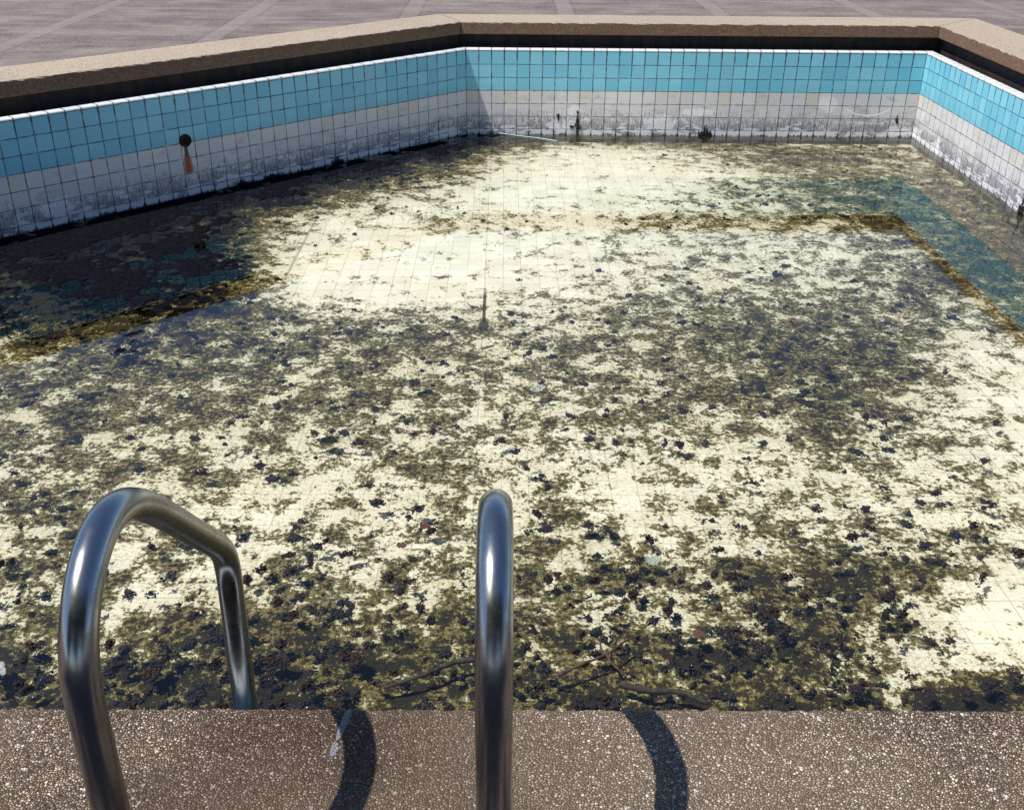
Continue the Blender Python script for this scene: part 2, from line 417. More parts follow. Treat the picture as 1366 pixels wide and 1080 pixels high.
def paving_material():
    g = Nt('paving_stone')
    x, y, z = g.sep(g.pos())
    P = g.xyz(x, y, 0.0)
    cx = (x + 3.33) / 1.395
    k = cx.floor()
    par = (k * 0.5).frac() * 2.0                        # staggered rows in alternate columns
    ry = (y - 10.035 + par * 0.7465) / 1.493
    strip = g.step(cx.edge(), 0.052, 0.046) * g.step(g.noise(P, 3.0, 4, 0.7), 0.3, 0.6, 0.5, 1.0)
    row = g.step(ry.edge(), 0.022, 0.016)
    base = g.noise(P, 2.0, 6, 0.65)
    streak = g.noise(g.xyz(x * 1.4, y * 7.0, 2.0), 1.0, 6, 0.7)
    col = g.ramp(base * 0.5 + streak * 0.5, [(0.38, (0.035, 0.024, 0.026)), (0.47, (0.095, 0.068, 0.060)), (0.55, (0.16, 0.132, 0.105)), (0.66, (0.26, 0.215, 0.175))])
    grit = g.voro(g.pos(), 120.0, out='Color')
    gr, _, _ = g.sep(grit)
    col = g.mix(0.35, col, g.mix(gr, (0.07, 0.05, 0.055), (0.40, 0.34, 0.32)))
    col = g.mix(g.step(g.white(g.xyz(k, (ry + 0.0).floor())), 0.3, 0.9) * 0.25, col, (0.13, 0.08, 0.085))
    col = g.mix(strip.max(row) * 0.75, col, g.mix(g.noise(P, 12.0, 4, 0.7), (0.17, 0.13, 0.125), (0.27, 0.215, 0.20)))
    crack = g.step((cx.edge() - 0.063).abs(), 0.0035, 0.001)
    col = g.mix(crack * 0.6, col, (0.07, 0.055, 0.06))
    return g.pbr(col, 0.85, 0, g.bump(base + gr * 0.15, 0.5, 0.006), 0.2)

def steel_material():
    g = Nt('weathered_stainless_steel')
    P = g.pos()
    n = g.noise(P, 70.0, 6, 0.75)
    sm = g.noise(P, 14.0, 5, 0.7)
    rough = g.step(sm, 0.35, 0.7, 0.20, 0.32) + g.step(n, 0.6, 0.75, 0.0, 0.10)
    col = g.mix(g.step(sm, 0.45, 0.65) * 0.6, (0.30, 0.30, 0.305), (0.21, 0.195, 0.18))
    col = g.mix(g.step(g.noise(P, 240.0, 3, 0.7), 0.62, 0.70) * 0.5, col, (0.16, 0.11, 0.08))
    return g.pbr(col, rough, 1.0, g.bump(n, 0.05, 0.0006))

def simple(name, c1, c2, scale=30, rough=0.7, bs=0.5, bd=0.003, spec=0.3):
    g = Nt(name)
    P = g.pos(); n = g.noise(P, scale, 5, 0.65)
    return g.pbr(g.mix(g.step(n, 0.35, 0.65), c1, c2), rough, 0, g.bump(n, bs, bd), spec)

# ------------------------------------------------------------------ pool geometry (tile units, outward offsets mitred at the corners)
PTS = [Vector((36, 13)), Vector((36, 84.5)), Vector((0, 84.5)), Vector((-32, 52.5)), Vector((-32, 13))]
NP = len(PTS)
def outward(i):
    d = (PTS[(i + 1) % NP] - PTS[i]).normalized()
    return Vector((d.y, -d.x))
def corner(i, o):
    a, b = outward((i - 1) % NP), outward(i % NP)
    m = (a + b) / (1 + a.dot(b))
    return PTS[i % NP] + m * o
def seg_point(i, o, end):
    return corner((i + end) % NP, o)

def strip_mesh(name, i, prof, u0=0.0, usign=1.0, nseg=1, vs=None, solid=False, gap=0.0, wear=0.0):
    """sweep profile points (offset, z) along pool side i; uv = (tiles along, v)"""
    verts, faces, uvs = [], [], []
    a = PTS[i]; d = (PTS[(i + 1) % NP] - a).normalized()
    for s in range(nseg + 1):
        f = s / nseg
        for k, (o, z) in enumerate(prof):
            p = seg_point(i, o, 0).lerp(seg_point(i, o, 1), f)
            if gap and s in (0, nseg): p = p + d * (gap if s == 0 else -gap)
            if wear:
                if k in (2, 3):
                    z = z + (rng.random() - 0.5) * wear
                    p = p + outward(i) * ((rng.random() - 0.5) * wear)
            verts.append((p.x * T, p.y * T, z * T))
            al = (p - a).dot(d)
            uvs.append((u0 + usign * al, (vs[k] if vs else -z)))
    n = len(prof)
    for s in range(nseg):
        for k in range(n - 1 + (1 if solid else 0)):
            k2 = (k + 1) % n
            faces.append((s * n + k, (s + 1) * n + k, (s + 1) * n + k2, s * n + k2))
    if solid:
        faces.append(tuple(range(n))); faces.append(tuple(nseg * n + k for k in reversed(range(n))))
    return mesh(name, verts, faces, uvs)

WATER = -6.42; FLOOR = -7.05
COPZ, COPB, COPI, COPO = 1.97, 1.07, 1.0, 5.6
wm = {
 0: wall_material('tile_glaze_right', blobs=((5.2, 6.0, 0.5, 0.9), (0.8, 6.0, 1.1, 0.6), (24.0, 3.2, 1.2, 1.2)), white_lo=0.5),
 1: wall_material('tile_glaze_far', blobs=((28.5, 5.6, 1.2, 0.5), (27.4, 4.5, 0.6, 0.45), (20.5, 5.4, 1.4, 0.7), (17.5, 4.6, 1.6, 0.3), (7.2, 3.9, 0.8, 0.7), (1.2, 5.9, 1.1, 0.4)), chalk=(3.9, 4.75, 1.8)),
 2: wall_material('tile_glaze_left', blobs=((33.4, 5.4, 1.2, 0.6), (2.0, 5.9, 1.3, 0.3)), rust=(24.67, 3.1)),
 3: wall_material('tile_glaze_side'),
 4: wall_material('tile_glaze_near'),
}
lipm, gutm = lip_material(), gutter_material()
# u runs: side 1 goes from the right corner (u=36) to the left one (u=0); side 0 and 2 count from the far corners
names = {0: 'sunlit tiled pool wall receding along the right side', 1: 'long tiled pool wall at the far end, blue band over white', 2: 'shaded tiled pool wall slanting away on the left',
         3: 'tiled pool wall on the far left beyond the slanting one', 4: 'tiled pool wall hidden under the near coping by the handrails'}
copn = {0: 'tan pebbled coping slab along the right edge of the pool', 1: 'straight pebbled coping slab across the far end of the pool', 2: 'pebbled coping slab slanting along the left edge of the pool',
        3: 'pebbled coping slab at the far left side of the pool', 4: 'close-up speckled pebble coping in the foreground that carries the handrails'}
side_len = [(PTS[(i + 1) % NP] - PTS[i]).length for i in range(NP)]
ub = {0: (side_len[0], -1.0), 1: (0.0, 1.0), 2: (0.0, 1.0), 3: (0.0, 1.0), 4: (0.0, 1.0)}
for i in range(NP):
    mid = (PTS[i] + PTS[(i + 1) % NP]) * 0.5 * T
    u0, us = ub[i]
    w_ = empty('pool_wall', (mid.x, mid.y, FLOOR * T), names[i], 'pool wall')
    link('tile_face', strip_mesh('tile_face', i, [(0, FLOOR - 0.5), (0, 0.0)], u0, us), wm[i], w_)
    lp = [(0.0, 0.0), (-0.012, 0.012), (-0.012, 0.08), (0.02, 0.125), (0.09, 0.15), (0.62, 0.15), (0.62, 0.05)]
    link('lip', strip_mesh('lip', i, lp, u0, us, vs=[0.0, 0.05, 0.15, 0.2, 0.3, 0.9, 1.2]), lipm, w_)
    link('overflow_gutter', strip_mesh('overflow_gutter', i, [(0.62, 0.05), (0.62, -1.5), (1.5, -1.5), (1.5, COPB)], u0, us), gutm, w_)

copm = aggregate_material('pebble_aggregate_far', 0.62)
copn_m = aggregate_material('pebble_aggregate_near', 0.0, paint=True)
for i in range(NP):
    mid = (corner(i, 3.0) + corner((i + 1) % NP, 3.0)) * 0.5 * T
    r = 0.09
    prof = [(COPI + r * 0.3, COPB), (COPI, COPB + r * 0.5), (COPI, COPZ - r), (COPI + r * 0.3, COPZ - r * 0.3), (COPI + r, COPZ), (COPO - r, COPZ), (COPO, COPZ - r), (COPO, COPB - 1.0), (1.52, COPB - 1.0), (1.52, COPB)]
    me = strip_mesh('coping', i, prof, 0, 1, nseg=int(side_len[i] * (12 if i == 4 else 3)), solid=True, gap=0.035, wear=0.03 if i == 4 else 0.05)
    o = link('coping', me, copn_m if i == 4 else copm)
    tag(o, copn[i], 'coping', 'coping slabs around the pool rim')
    o['label'] = copn[i]

# ------------------------------------------------------------------ pool floor with the algae cover map
A0, A1 = -3.4, 1.25
def cov_at(x, y):
    fx = min(max((x - A0) / 0.25, 0), 27.999); fy = min(max((y - A1) / 0.25, 0), 28.999)
    i, j = int(fx), int(fy); a, b = fx - i, fy - j
    g_ = lambda r, c: COVER[r][c] / 20.0
    return (g_(j, i) * (1 - a) + g_(j, i + 1) * a) * (1 - b) + (g_(j + 1, i) * (1 - a) + g_(j + 1, i + 1) * a) * b

x0, x1, y0, y1, st = -3.4, 3.7, 1.2, 8.5, 0.1
nx, ny = int(round((x1 - x0) / st)) + 1, int(round((y1 - y0) / st)) + 1
verts, faces, cv = [], [], []
for j in range(ny):
    for i in range(nx):
        x, y = x0 + i * st, y0 + j * st
        verts.append((x, y, 0.0)); c_ = cov_at(x, y); c_ = max(c_, 0.95 - max(abs(x - 1.64) - 0.16, 0) * 4 - max(abs(y - 2.14) - 0.08, 0) * 5); cv.append(c_ - (0.17 if y < 2.7 else 0.06) + (max(c_ - 0.88, 0.0) * 1.0 if y > 2.7 else 0.0))
for j in range(ny - 1):
    for i in range(nx - 1):
        a = j * nx + i; faces.append((a, a + 1, a + nx + 1, a + nx))
me = mesh('pool_floor', verts, faces)
at = me.attributes.new('cov', 'FLOAT', 'POINT'); at.data.foreach_set('value', cv)
fl = link('pool_floor', me, floor_material()); fl.location = (0, 0, FLOOR * T)
tag(fl, 'cream tiled pool floor coated with olive and black algae', kind='structure')

# water sheet
tri = tessellate_polygon([[Vector((p.x * T, p.y * T, 0)) for p in PTS]])
wme = mesh('pool_water', [(p.x * T, p.y * T, 0) for p in PTS], [tuple(t) for t in tri])
wo = link('pool_water', wme, water_material()); wo.location = (0, 0, WATER * T)
tag(wo, 'thin sheet of still stagnant water mirroring the sky and far wall', kind='structure')

# ------------------------------------------------------------------ paving reaching to the horizon
hole = [corner(i, 5.4) * T for i in range(NP)]
R_ = 400
outer = [Vector((-R_, -R_)), Vector((R_, -R_)), Vector((R_, R_)), Vector((-R_, R_))]
tri = tessellate_polygon([[Vector((p.x, p.y, 0)) for p in outer], [Vector((p.x, p.y, 0)) for p in reversed(hole)]])
vv = [(p.x, p.y, 0) for p in outer] + [(p.x, p.y, 0) for p in reversed(hole)]
pme = mesh('paving', vv, [tuple(t) for t in tri])
bm = bmesh.new(); bm.from_mesh(pme); bmesh.ops.recalc_face_normals(bm, faces=bm.faces)
if sum(f.normal.z for f in bm.faces) < 0: bmesh.ops.reverse_faces(bm, faces=bm.faces)
bm.to_mesh(pme); bm.free()
po = link('paving', pme, paving_material()); po.location = (0, 0, 0.09)
tag(po, 'grey brown stone paving laid in staggered panels between pale strips', kind='structure')

# ------------------------------------------------------------------ handrails
steel = steel_material()
ZC = COPZ * T
PROF = [(0.856, 0.0), (0.856, 0.10), (0.855, 0.20), (0.855, 0.28), (0.855, 0.33), (0.860, 0.379), (0.877, 0.418), (0.903, 0.450), (0.939, 0.473), (0.985, 0.484),
        (1.036, 0.474), (1.090, 0.443), (1.160, 0.383), (1.250, 0.295), (1.330, 0.218), (1.368, 0.180), (1.393, 0.145), (1.402, 0.105), (1.400, 0.06), (1.396, -0.02), (1.390, -0.10), (1.386, -0.30), (1.386, -0.60), (1.386, -0.895)]
def smooth_path(pts, n=10):
    P_ = [Vector(p) for p in pts]; out = []
    for i in range(len(P_) - 1):
        p0 = P_[max(i - 1, 0)]; p1 = P_[i]; p2 = P_[i + 1]; p3 = P_[min(i + 2, len(P_) - 1)]
        for k in range(n):
            t = k / n
            out.append(0.5 * ((2 * p1) + (p2 - p0) * t + (2 * p0 - 5 * p1 + 4 * p2 - p3) * t * t + (3 * p1 - p0 - 3 * p2 + p3) * t ** 3))
    out.append(P_[-1]); return out
def relax(pts, it=12):
    P_ = list(pts)
    for _ in range(it):
        P_ = [P_[0]] + [(P_[i - 1] + 2 * P_[i] + P_[i + 1]) / 4 for i in range(1, len(P_) - 1)] + [P_[-1]]
    return P_
def tube(name, path, rad, sides=40, caps=True, wob=None):
    verts, faces = [], []
    n = len(path); prev = None
    for i, p in enumerate(path):
        t = (path[min(i + 1, n - 1)] - path[max(i - 1, 0)]).normalized()
        if prev is None:
            a = t.orthogonal().normalized()
        else:
            a = (prev - t * prev.dot(t)).normalized()
        prev = a; b = t.cross(a)
        rr = rad(i / (n - 1)) if callable(rad) else rad
        for k in range(sides):
            an = 2 * math.pi * k / sides
            verts.append(p + (a * math.cos(an) + b * math.sin(an)) * rr)
    for i in range(n - 1):
        for k in range(sides):
            k2 = (k + 1) % sides
            faces.append((i * sides + k, i * sides + k2, (i + 1) * sides + k2, (i + 1) * sides + k))
    if caps:
        faces.append(tuple(reversed(range(sides)))); faces.append(tuple((n - 1) * sides + k for k in range(sides)))
    return mesh(name, verts, faces)
def handrail(x, label):
    r = empty('handrail', (x, 0.856, ZC), label, 'handrail', 'steel handrails of the pool ladder')
    path = relax(smooth_path([(x, y, z + ZC) for y, z in PROF], 8), 10)
    link('tube', tube('tube', path, 0.021), steel, r, True)
    fp = [Vector((x, 0.856, ZC + h)) for h in (0.0, 0.004, 0.009, 0.012)]
    radii = [0.042, 0.042, 0.034, 0.0225]
    link('base_flange', tube('base_flange', fp, lambda f: radii[int(round(f * 3))]), steel, r, True)
    return r
handrail(-0.151, 'bent steel handrail at bottom left, seen from the side with both legs showing')
handrail(0.295, 'bent steel handrail at bottom centre, seen end-on as one upright tube')

# ------------------------------------------------------------------ round inlet on the left wall
i2d = (PTS[3] - PTS[2]).normalized(); n_out = outward(2)
def on_left(k, row, o=0.0):
    p = PTS[2] + i2d * k + n_out * o
    return Vector((p.x * T, p.y * T, -row * T))
def revolve(name, origin, axis, prof, sides=28):
    axis = axis.normalized(); a = axis.orthogonal().normalized(); b = axis.cross(a)
    verts, faces = [], []
    for (r, h) in prof:
        for k in range(sides):
            an = 2 * math.pi * k / sides
            verts.append(origin + axis * h + (a * math.cos(an) + b * math.sin(an)) * r)
    for i in range(len(prof) - 1):
        for k in range(sides):
            k2 = (k + 1) % sides
            faces.append((i * sides + k, i * sides + k2, (i + 1) * sides + k2, (i + 1) * sides + k))
    faces.append(tuple((len(prof) - 1) * sides + k for k in range(sides)))
    return mesh(name, verts, faces)
rusty = simple('rusty_black_iron', (0.012, 0.011, 0.012), (0.05, 0.024, 0.018), 60, 0.85, 0.8, 0.003)
hole_m = simple('pipe_mouth_dark', (0.006, 0.006, 0.006), (0.012, 0.010, 0.009), 40, 0.95)
inw = Vector((-n_out.x, -n_out.y, 0))
c0 = on_left(24.65, 2.86)
inl = empty('water_inlet', c0, 'round black rusted inlet fitting on the left tiled wall with a rust run below', 'pool inlet')
link('rim', revolve('rim', c0, inw, [(0.041, -0.01), (0.041, 0.008), (0.037, 0.015), (0.029, 0.016), (0.027, 0.008)][:4] + [(0.027, 0.010)]), rusty, inl, True)
link('mouth', revolve('mouth', c0, inw, [(0.0265, 0.004), (0.022, 0.0115), (0.006, 0.0125)]), hole_m, inl, True)

# ------------------------------------------------------------------ algae crumbs: real lumps heaped on the floor and floating in the water
def ico(sub=1):
    bm = bmesh.new(); bmesh.ops.create_icosphere(bm, subdivisions=sub, radius=1)
    v = np.array([x.co[:] for x in bm.verts]); f = np.array([[q.index for q in x.verts] for x in bm.faces]); bm.free()
    return v, f
BV, BF = ico(1)
def lumps(name, P_, Rr, flat, mat, label, jitter=0.6):
    n = len(P_)
    nv = len(BV)
    rnd = 1 + (rng.random((n, nv)) - 0.5) * 2 * jitter
    pts = BV[None] * rnd[..., None]
    sx = 0.5 + 1.3 * rng.random(n) ** 1.5
    pts = pts * np.stack([sx, 1.35 - sx * 0.45, np.ones(n)], 1)[:, None, :]
    th = rng.random(n) * 6.283
    c, s = np.cos(th), np.sin(th)
    x = pts[..., 0] * c[:, None] - pts[..., 1] * s[:, None]
    y = pts[..., 0] * s[:, None] + pts[..., 1] * c[:, None]
    z = pts[..., 2] * flat[:, None]
    V_ = np.stack([x, y, z], -1) * Rr[:, None, None] + P_[:, None, :]
    F_ = BF[None] + (np.arange(n) * nv)[:, None, None]
    V_ = V_.reshape(-1, 3).astype(np.float32); F_ = F_.reshape(-1, 3).astype(np.int32)
    me = bpy.data.meshes.new(name)
    me.vertices.add(len(V_)); me.vertices.foreach_set('co', V_.ravel())
    me.loops.add(F_.size); me.loops.foreach_set('vertex_index', F_.ravel())
    me.polygons.add(len(F_)); me.polygons.foreach_set('loop_start', np.arange(0, F_.size, 3, dtype=np.int32))
    me.polygons.foreach_set('loop_total', np.full(len(F_), 3, np.int32))
    me.update(); me.validate()
    o = link(name, me, mat)
    return o

def cluster(cx, cy, size, nl, zlo, zhi, out, rmin, rmax):
    """a ragged clump grown by budding: each crumb sits beside an earlier one"""
    pts = [(cx, cy)]
    ax = rng.random() * math.pi; el = 0.4 + rng.random() * 0.6
    for k in range(nl):
        bx, by = pts[int(len(pts) * rng.random() ** 1.3)]
        an = rng.random() * 6.283; st_ = (rmin + rmax) * (0.5 + 0.8 * rng.random())
        dx, dy = math.cos(an) * st_, math.sin(an) * st_ * el
        x = bx + dx * math.cos(ax) - dy * math.sin(ax); y = by + dx * math.sin(ax) + dy * math.cos(ax)
        if math.hypot(x - cx, y - cy) < size: pts.append((x, y))
    for (x, y) in pts:
        d = math.hypot(x - cx, y - cy) / size
        r = rmin + (rmax - rmin) * rng.random() * (1 - 0.4 * d)
        out.append((x, y, zlo + (zhi - zlo) * rng.random() * (1 - d * 0.6), r))

fz, wz = FLOOR * T, WATER * T
dark = []
def inside(x, y):
    if x > 3.56 or y > 8.4 or y < 1.33 or x < -3.15: return False
    return (y - 8.45) < (x) - 0.06 if x < 0 else True
# settled heaps, denser where the cover map says so
tries = 0; placed = 0
while placed < 2300 and tries < 90000:
    tries += 1
    y = 1.3 + 7.1 * rng.random() ** 1.7
    half = 0.6 + 0.52 * y
    x = 0.33 + (rng.random() * 2 - 1) * min(half, 3.4)
    if not inside(x, y): continue
    c = cov_at(x, y)
    if rng.random() > max(c - 0.12, 0) ** 2.0: continue
    near = y < 2.9
    sz = 0.015 + 0.065 * rng.random() ** 2.0
    cluster(x, y, sz, int(5 + 1200 * sz * sz * 8), fz + 0.001, fz + (0.016 if near else 0.012), dark, 0.0025, 0.0065 if near else 0.008)
    placed += 1
settled = len(dark)
# crusts floating at the surface, with their shadows on the floor below
floaters = []
for (x, y, s, k) in [(-0.363, 3.50, 0.13, 150), (-0.25, 3.47, 0.08, 70), (0.419, 2.994, 0.07, 90), (0.46, 2.90, 0.05, 50), (0.985, 3.47, 0.075, 70), (0.93, 3.48, 0.05, 30), (1.848, 3.13, 0.055, 60), (2.014, 3.07, 0.05, 60),
                     (1.09, 2.45, 0.085, 160), (1.13, 2.40, 0.06, 90), (0.02, 3.02, 0.06, 60), (-0.13, 3.06, 0.07, 70), (-0.20, 2.76, 0.06, 60), (-0.29, 2.80, 0.06, 60), (-0.38, 2.75, 0.045, 40),
                     (-0.80, 3.25, 0.07, 70), (-0.6, 3.3, 0.05, 40), (0.30, 3.5, 0.07, 70), (0.35, 3.42, 0.05, 40), (0.95, 2.6, 0.05, 50), (1.35, 2.55, 0.05, 40), (1.2, 3.2, 0.04, 30), (0.45, 2.62, 0.05, 50), (-0.66, 2.2, 0.13, 220), (-0.35, 2.25, 0.12, 200), (-0.1, 2.25, 0.11, 180), (-0.9, 2.2, 0.1, 150), (0.25, 2.1, 0.09, 120), (1.66, 2.17, 0.07, 110), (1.57, 2.13, 0.05, 60), (1.74, 2.2, 0.05, 60), (1.47, 2.12, 0.035, 30)]:
    cluster(x, y, s, k, wz - 0.012, wz + 0.002, floaters, 0.003, 0.008)
placed = 0; tries = 0
while placed < 520 and tries < 40000:
    tries += 1
    y = 1.6 + 5.6 * rng.random() ** 1.25
    half = 0.6 + 0.52 * y
    x = 0.33 + (rng.random() * 2 - 1) * min(half, 3.4)
    if not inside(x, y): continue
    c = cov_at(x, y)
    if c < 0.3 or rng.random() > c ** 1.5: continue
    s = 0.012 + 0.065 * rng.random() ** 2.2
    cluster(x, y, s, int(4 + 13000 * s * s), wz - 0.014, wz + 0.001, floaters, 0.0025, 0.007)
    placed += 1
placed = 0; tries = 0
while placed < 330 and tries < 40000:
    tries += 1
    y = 1.4 + 1.55 * rng.random(); half = 0.6 + 0.52 * y
    x = 0.33 + (rng.random() * 2 - 1) * half
    if rng.random() > max(cov_at(x, y) - 0.25, 0.0) ** 1.2 * 1.5: continue
    s = 0.02 + 0.075 * rng.random() ** 1.6
    cluster(x, y, s, int(8 + 14000 * s * s), wz - 0.016, wz + 0.006, floaters, 0.0022, 0.0062)
    placed += 1
al_dark = simple('algae_crumb_dark', (0.009, 0.009, 0.011), (0.035, 0.028, 0.018), 55, 0.8, 0.6, 0.002, 0.25)
al_float = simple('algae_crust_floating', (0.010, 0.008, 0.010), (0.045, 0.030, 0.027), 70, 0.9, 0.6, 0.002, 0.12)
D_ = np.array(dark); F2 = np.array(floaters)
o = lumps('algae_clumps', D_[:, :3], D_[:, 3], 0.5 + 0.3 * rng.random(len(D_)), al_dark, '')
tag(o, 'dark crumbly algae heaps settled on the pool floor under the water', 'algae', kind='stuff')
o = lumps('floating_algae', F2[:, :3], F2[:, 3], 0.35 + 0.3 * rng.random(len(F2)), al_float, '')
tag(o, 'brown black algae crusts floating at the water surface', 'algae', kind='stuff')

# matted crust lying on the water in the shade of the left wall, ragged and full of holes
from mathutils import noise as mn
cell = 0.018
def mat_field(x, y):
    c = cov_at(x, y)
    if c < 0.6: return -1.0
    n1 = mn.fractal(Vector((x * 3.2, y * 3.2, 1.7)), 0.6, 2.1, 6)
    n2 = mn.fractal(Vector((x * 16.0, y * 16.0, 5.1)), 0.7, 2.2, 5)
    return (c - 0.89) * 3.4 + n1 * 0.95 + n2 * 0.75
idx, vs, fs = {}, [], []
gx0, gx1, gy0, gy1 = -3.2, 0.6, 3.6, 8.44
NX, NY = int((gx1 - gx0) / cell), int((gy1 - gy0) / cell)
keep = {}
for j in range(NY):
    y = gy0 + j * cell
    for i in range(NX):
        x = gx0 + i * cell
        if x < 0 and (y - 8.45) > x - 0.02: continue
        if abs(x - 0.33) > 0.75 + 0.54 * y: continue
        m_ = mat_field(x, y)
        if m_ > 0: keep[(i, j)] = m_
def mv(i, j):
    k = (i, j)
    if k not in idx:
        idx[k] = len(vs)
        mm = [keep[q] for q in ((i, j), (i - 1, j), (i, j - 1), (i - 1, j - 1)) if q in keep]
        rim = len(mm) < 4
        hgt = -0.003 if rim else 0.001 + min(sum(mm) / 4, 0.5) * 0.006 + rng.random() * 0.003
        vs.append((gx0 + (i + (rng.random() - 0.5) * 0.8) * cell, gy0 + (j + (rng.random() - 0.5) * 0.8) * cell, wz + hgt))
    return idx[k]
for (i, j) in keep:
    fs.append((mv(i, j), mv(i + 1, j), mv(i + 1, j + 1), mv(i, j + 1)))
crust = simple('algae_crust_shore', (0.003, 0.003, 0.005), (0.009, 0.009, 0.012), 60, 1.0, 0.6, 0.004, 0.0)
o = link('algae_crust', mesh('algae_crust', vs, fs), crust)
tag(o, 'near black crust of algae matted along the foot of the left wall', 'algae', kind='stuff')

# tiny froth bubbles, their white colour also standing in for sun glints
bub = []
while len(bub) < 260:
    y = 1.4 + 2.4 * rng.random() ** 1.4; x = 0.33 + (rng.random() * 2 - 1) * (0.6 + 0.52 * y)
    if rng.random() < cov_at(x, y) - 0.2: bub.append((x, y, wz + 0.003, 0.0011 + 0.0014 * rng.random() ** 2))
B_ = np.array(bub)
o = lumps('froth_glints', B_[:, :3], B_[:, 3], np.full(len(B_), 0.8), simple('froth', (0.6, 0.65, 0.65), (0.8, 0.8, 0.8), 30, 0.2), '', 0.1)
tag(o, 'tiny pale froth bubbles and painted sun glints among the dark algae', 'froth', kind='stuff')

# ------------------------------------------------------------------ slime tufts growing on the walls at the waterline
tuft_m = simple('wall_slime_tuft', (0.010, 0.010, 0.012), (0.030, 0.028, 0.030), 50, 0.9, 0.7, 0.003, 0.2)
def tuft(origin, along, outv, w_, h_, n, label, blobs=None):
    vs, fs = [], []
    for k in range(n):
        a = (rng.random() - 0.5) * w_ * (1 if blobs is None else 1)
        hh = h_ * (0.35 + 0.65 * math.exp(-(a / (w_ * 0.16)) ** 2)) * (0.55 + 0.45 * math.sin(a * 260.0 + w_ * 90)) * rng.random() ** 0.8
        if blobs is not None:
            b = blobs[k % len(blobs)]
            a = b[0] + (rng.random() - 0.5) * b[2]; hh = b[1] + (rng.random() - 0.5) * b[3]
        r = 0.003 + 0.004 * rng.random() ** 2
        c = origin + along * a + Vector((0, 0, hh)) + outv * (0.002 + 0.006 * rng.random())
        base = len(vs)
        for q in BV:
            j = 1 + (rng.random() - 0.5) * 0.9
            vs.append(c + Vector((q[0], q[1], q[2] * 1.9)) * r * j)
        fs += [tuple(int(t) + base for t in f) for f in BF]
    me = mesh('slime_tuft', vs, fs)
    ce = sum((Vector(v) for v in vs), Vector()) / len(vs)
    me.transform(Matrix.Translation(-ce))
    o = link('slime_tuft', me, tuft_m, None, True); o.location = ce
    return tag(o, label, 'algae tuft', 'black slime tufts on the tiled walls')
ax_, ay_ = Vector((1, 0, 0)), Vector((0, -1, 0))
tuft(Vector((1.922, 8.45, wz)), ax_, ay_, 0.11, 0.085, 260, 'large peaked black slime tuft at the far wall waterline')
tuft(Vector((0.888, 8.45, -0.556)), ax_, ay_, 0.1, 0.1, 90, 'black cross shaped slime tuft above the waterline, left of centre on the far wall',
     [(0, 0.06, 0.012, 0.08), (0.004, 0.02, 0.03, 0.03), (-0.002, -0.01, 0.03, 0.04), (0.012, -0.03, 0.03, 0.02), (-0.045, -0.022, 0.03, 0.014), (0.0, -0.06, 0.01, 0.05)])
tuft(Vector((0.735, 8.45, -0.52)), ax_, ay_, 0.03, 0.06, 24, 'small thin black slime streak beside a white patch on the far wall', [(0, 0, 0.008, 0.06), (-0.006, 0.03, 0.02, 0.008)])
tuft(Vector((3.45, 8.45, -0.50)), ax_, ay_, 0.03, 0.06, 20, 'small black slime streak near the right end of the far wall', [(0, 0, 0.01, 0.05), (0.008, -0.02, 0.01, 0.03)])
lw = Vector((i2d.x, i2d.y, 0))
p_ = on_left(12.9, 6.45); tuft(p_, lw, inw, 0.10, 0.05, 140, 'black slime tuft at the waterline halfway along the left wall')
p_ = on_left(18.5, 6.45); tuft(p_, lw, inw, 0.12, 0.035, 120, 'low black slime tuft at the waterline of the left wall, right of the inlet')
p_ = on_left(20.9, 6.45); tuft(p_, lw, inw, 0.07, 0.035, 70, 'narrow black slime tuft at the waterline of the left wall, nearest the inlet')
tuft(Vector((3.6, 6.42, wz)), Vector((0, 1, 0)), Vector((-1, 0, 0)), 0.07, 0.12, 160, 'black slime tuft at the waterline of the sunlit right wall')

# ------------------------------------------------------------------ small litter
def leaf(loc, size, rz, label, cmat, curl=0.3):
    bm = bmesh.new()
    n = 14; top = []
    prof = [0.0, 0.32, 0.42, 0.30, 0.47, 0.36, 0.22, 0.0]
    L = len(prof)
    rows = []
    for k, wd in enumerate(prof):
        t = k / (L - 1) - 0.5
        row = []
        for s in (-1, -0.5, 0, 0.5, 1):
            row.append(bm.verts.new((t * size, s * wd * size, curl * size * (s * s * 0.5 * wd + t * t * 0.6) + 0.0)))
        rows.append(row)
    for a, b in zip(rows, rows[1:]):
        for s in range(4):
            bm.faces.new((a[s], a[s + 1], b[s + 1], b[s]))
    bmesh.ops.remove_doubles(bm, verts=bm.verts, dist=1e-5)
    r = bmesh.ops.solidify(bm, geom=bm.faces[:], thickness=0.0012)
    me = bpy.data.meshes.new('fallen_leaf'); bm.to_mesh(me); bm.free()
    o = link('fallen_leaf', me, cmat, None, True); o.location = loc; o.rotation_euler = (0.05, 0.08, rz)
    return tag(o, label, 'leaf', 'dead leaves floating in the pool')
lm1 = simple('dead_leaf_maroon', (0.065, 0.018, 0.016), (0.11, 0.035, 0.025), 90, 0.6)
lm2 = simple('dead_leaf_brown', (0.05, 0.025, 0.02), (0.10, 0.05, 0.03), 90, 0.6)
leaf((0.045, 2.90, wz + 0.003), 0.040, 0.5, 'lobed maroon dead leaf floating just left of the end-on handrail, the redder of two', lm1)
leaf((-0.025, 2.79, wz + 0.003), 0.036, 0.1, 'dark brown dead leaf floating left of the end-on handrail, below a redder leaf', lm2)
leaf((0.874, 2.36, wz + 0.002), 0.045, 1.35, 'long reddish brown leaf lying among algae between the tube shadow and the right side', lm2)
leaf((-0.86, 3.05, wz + 0.003), 0.035, 1.0, 'small dark leaf floating near the top of the sideways handrail', lm1)

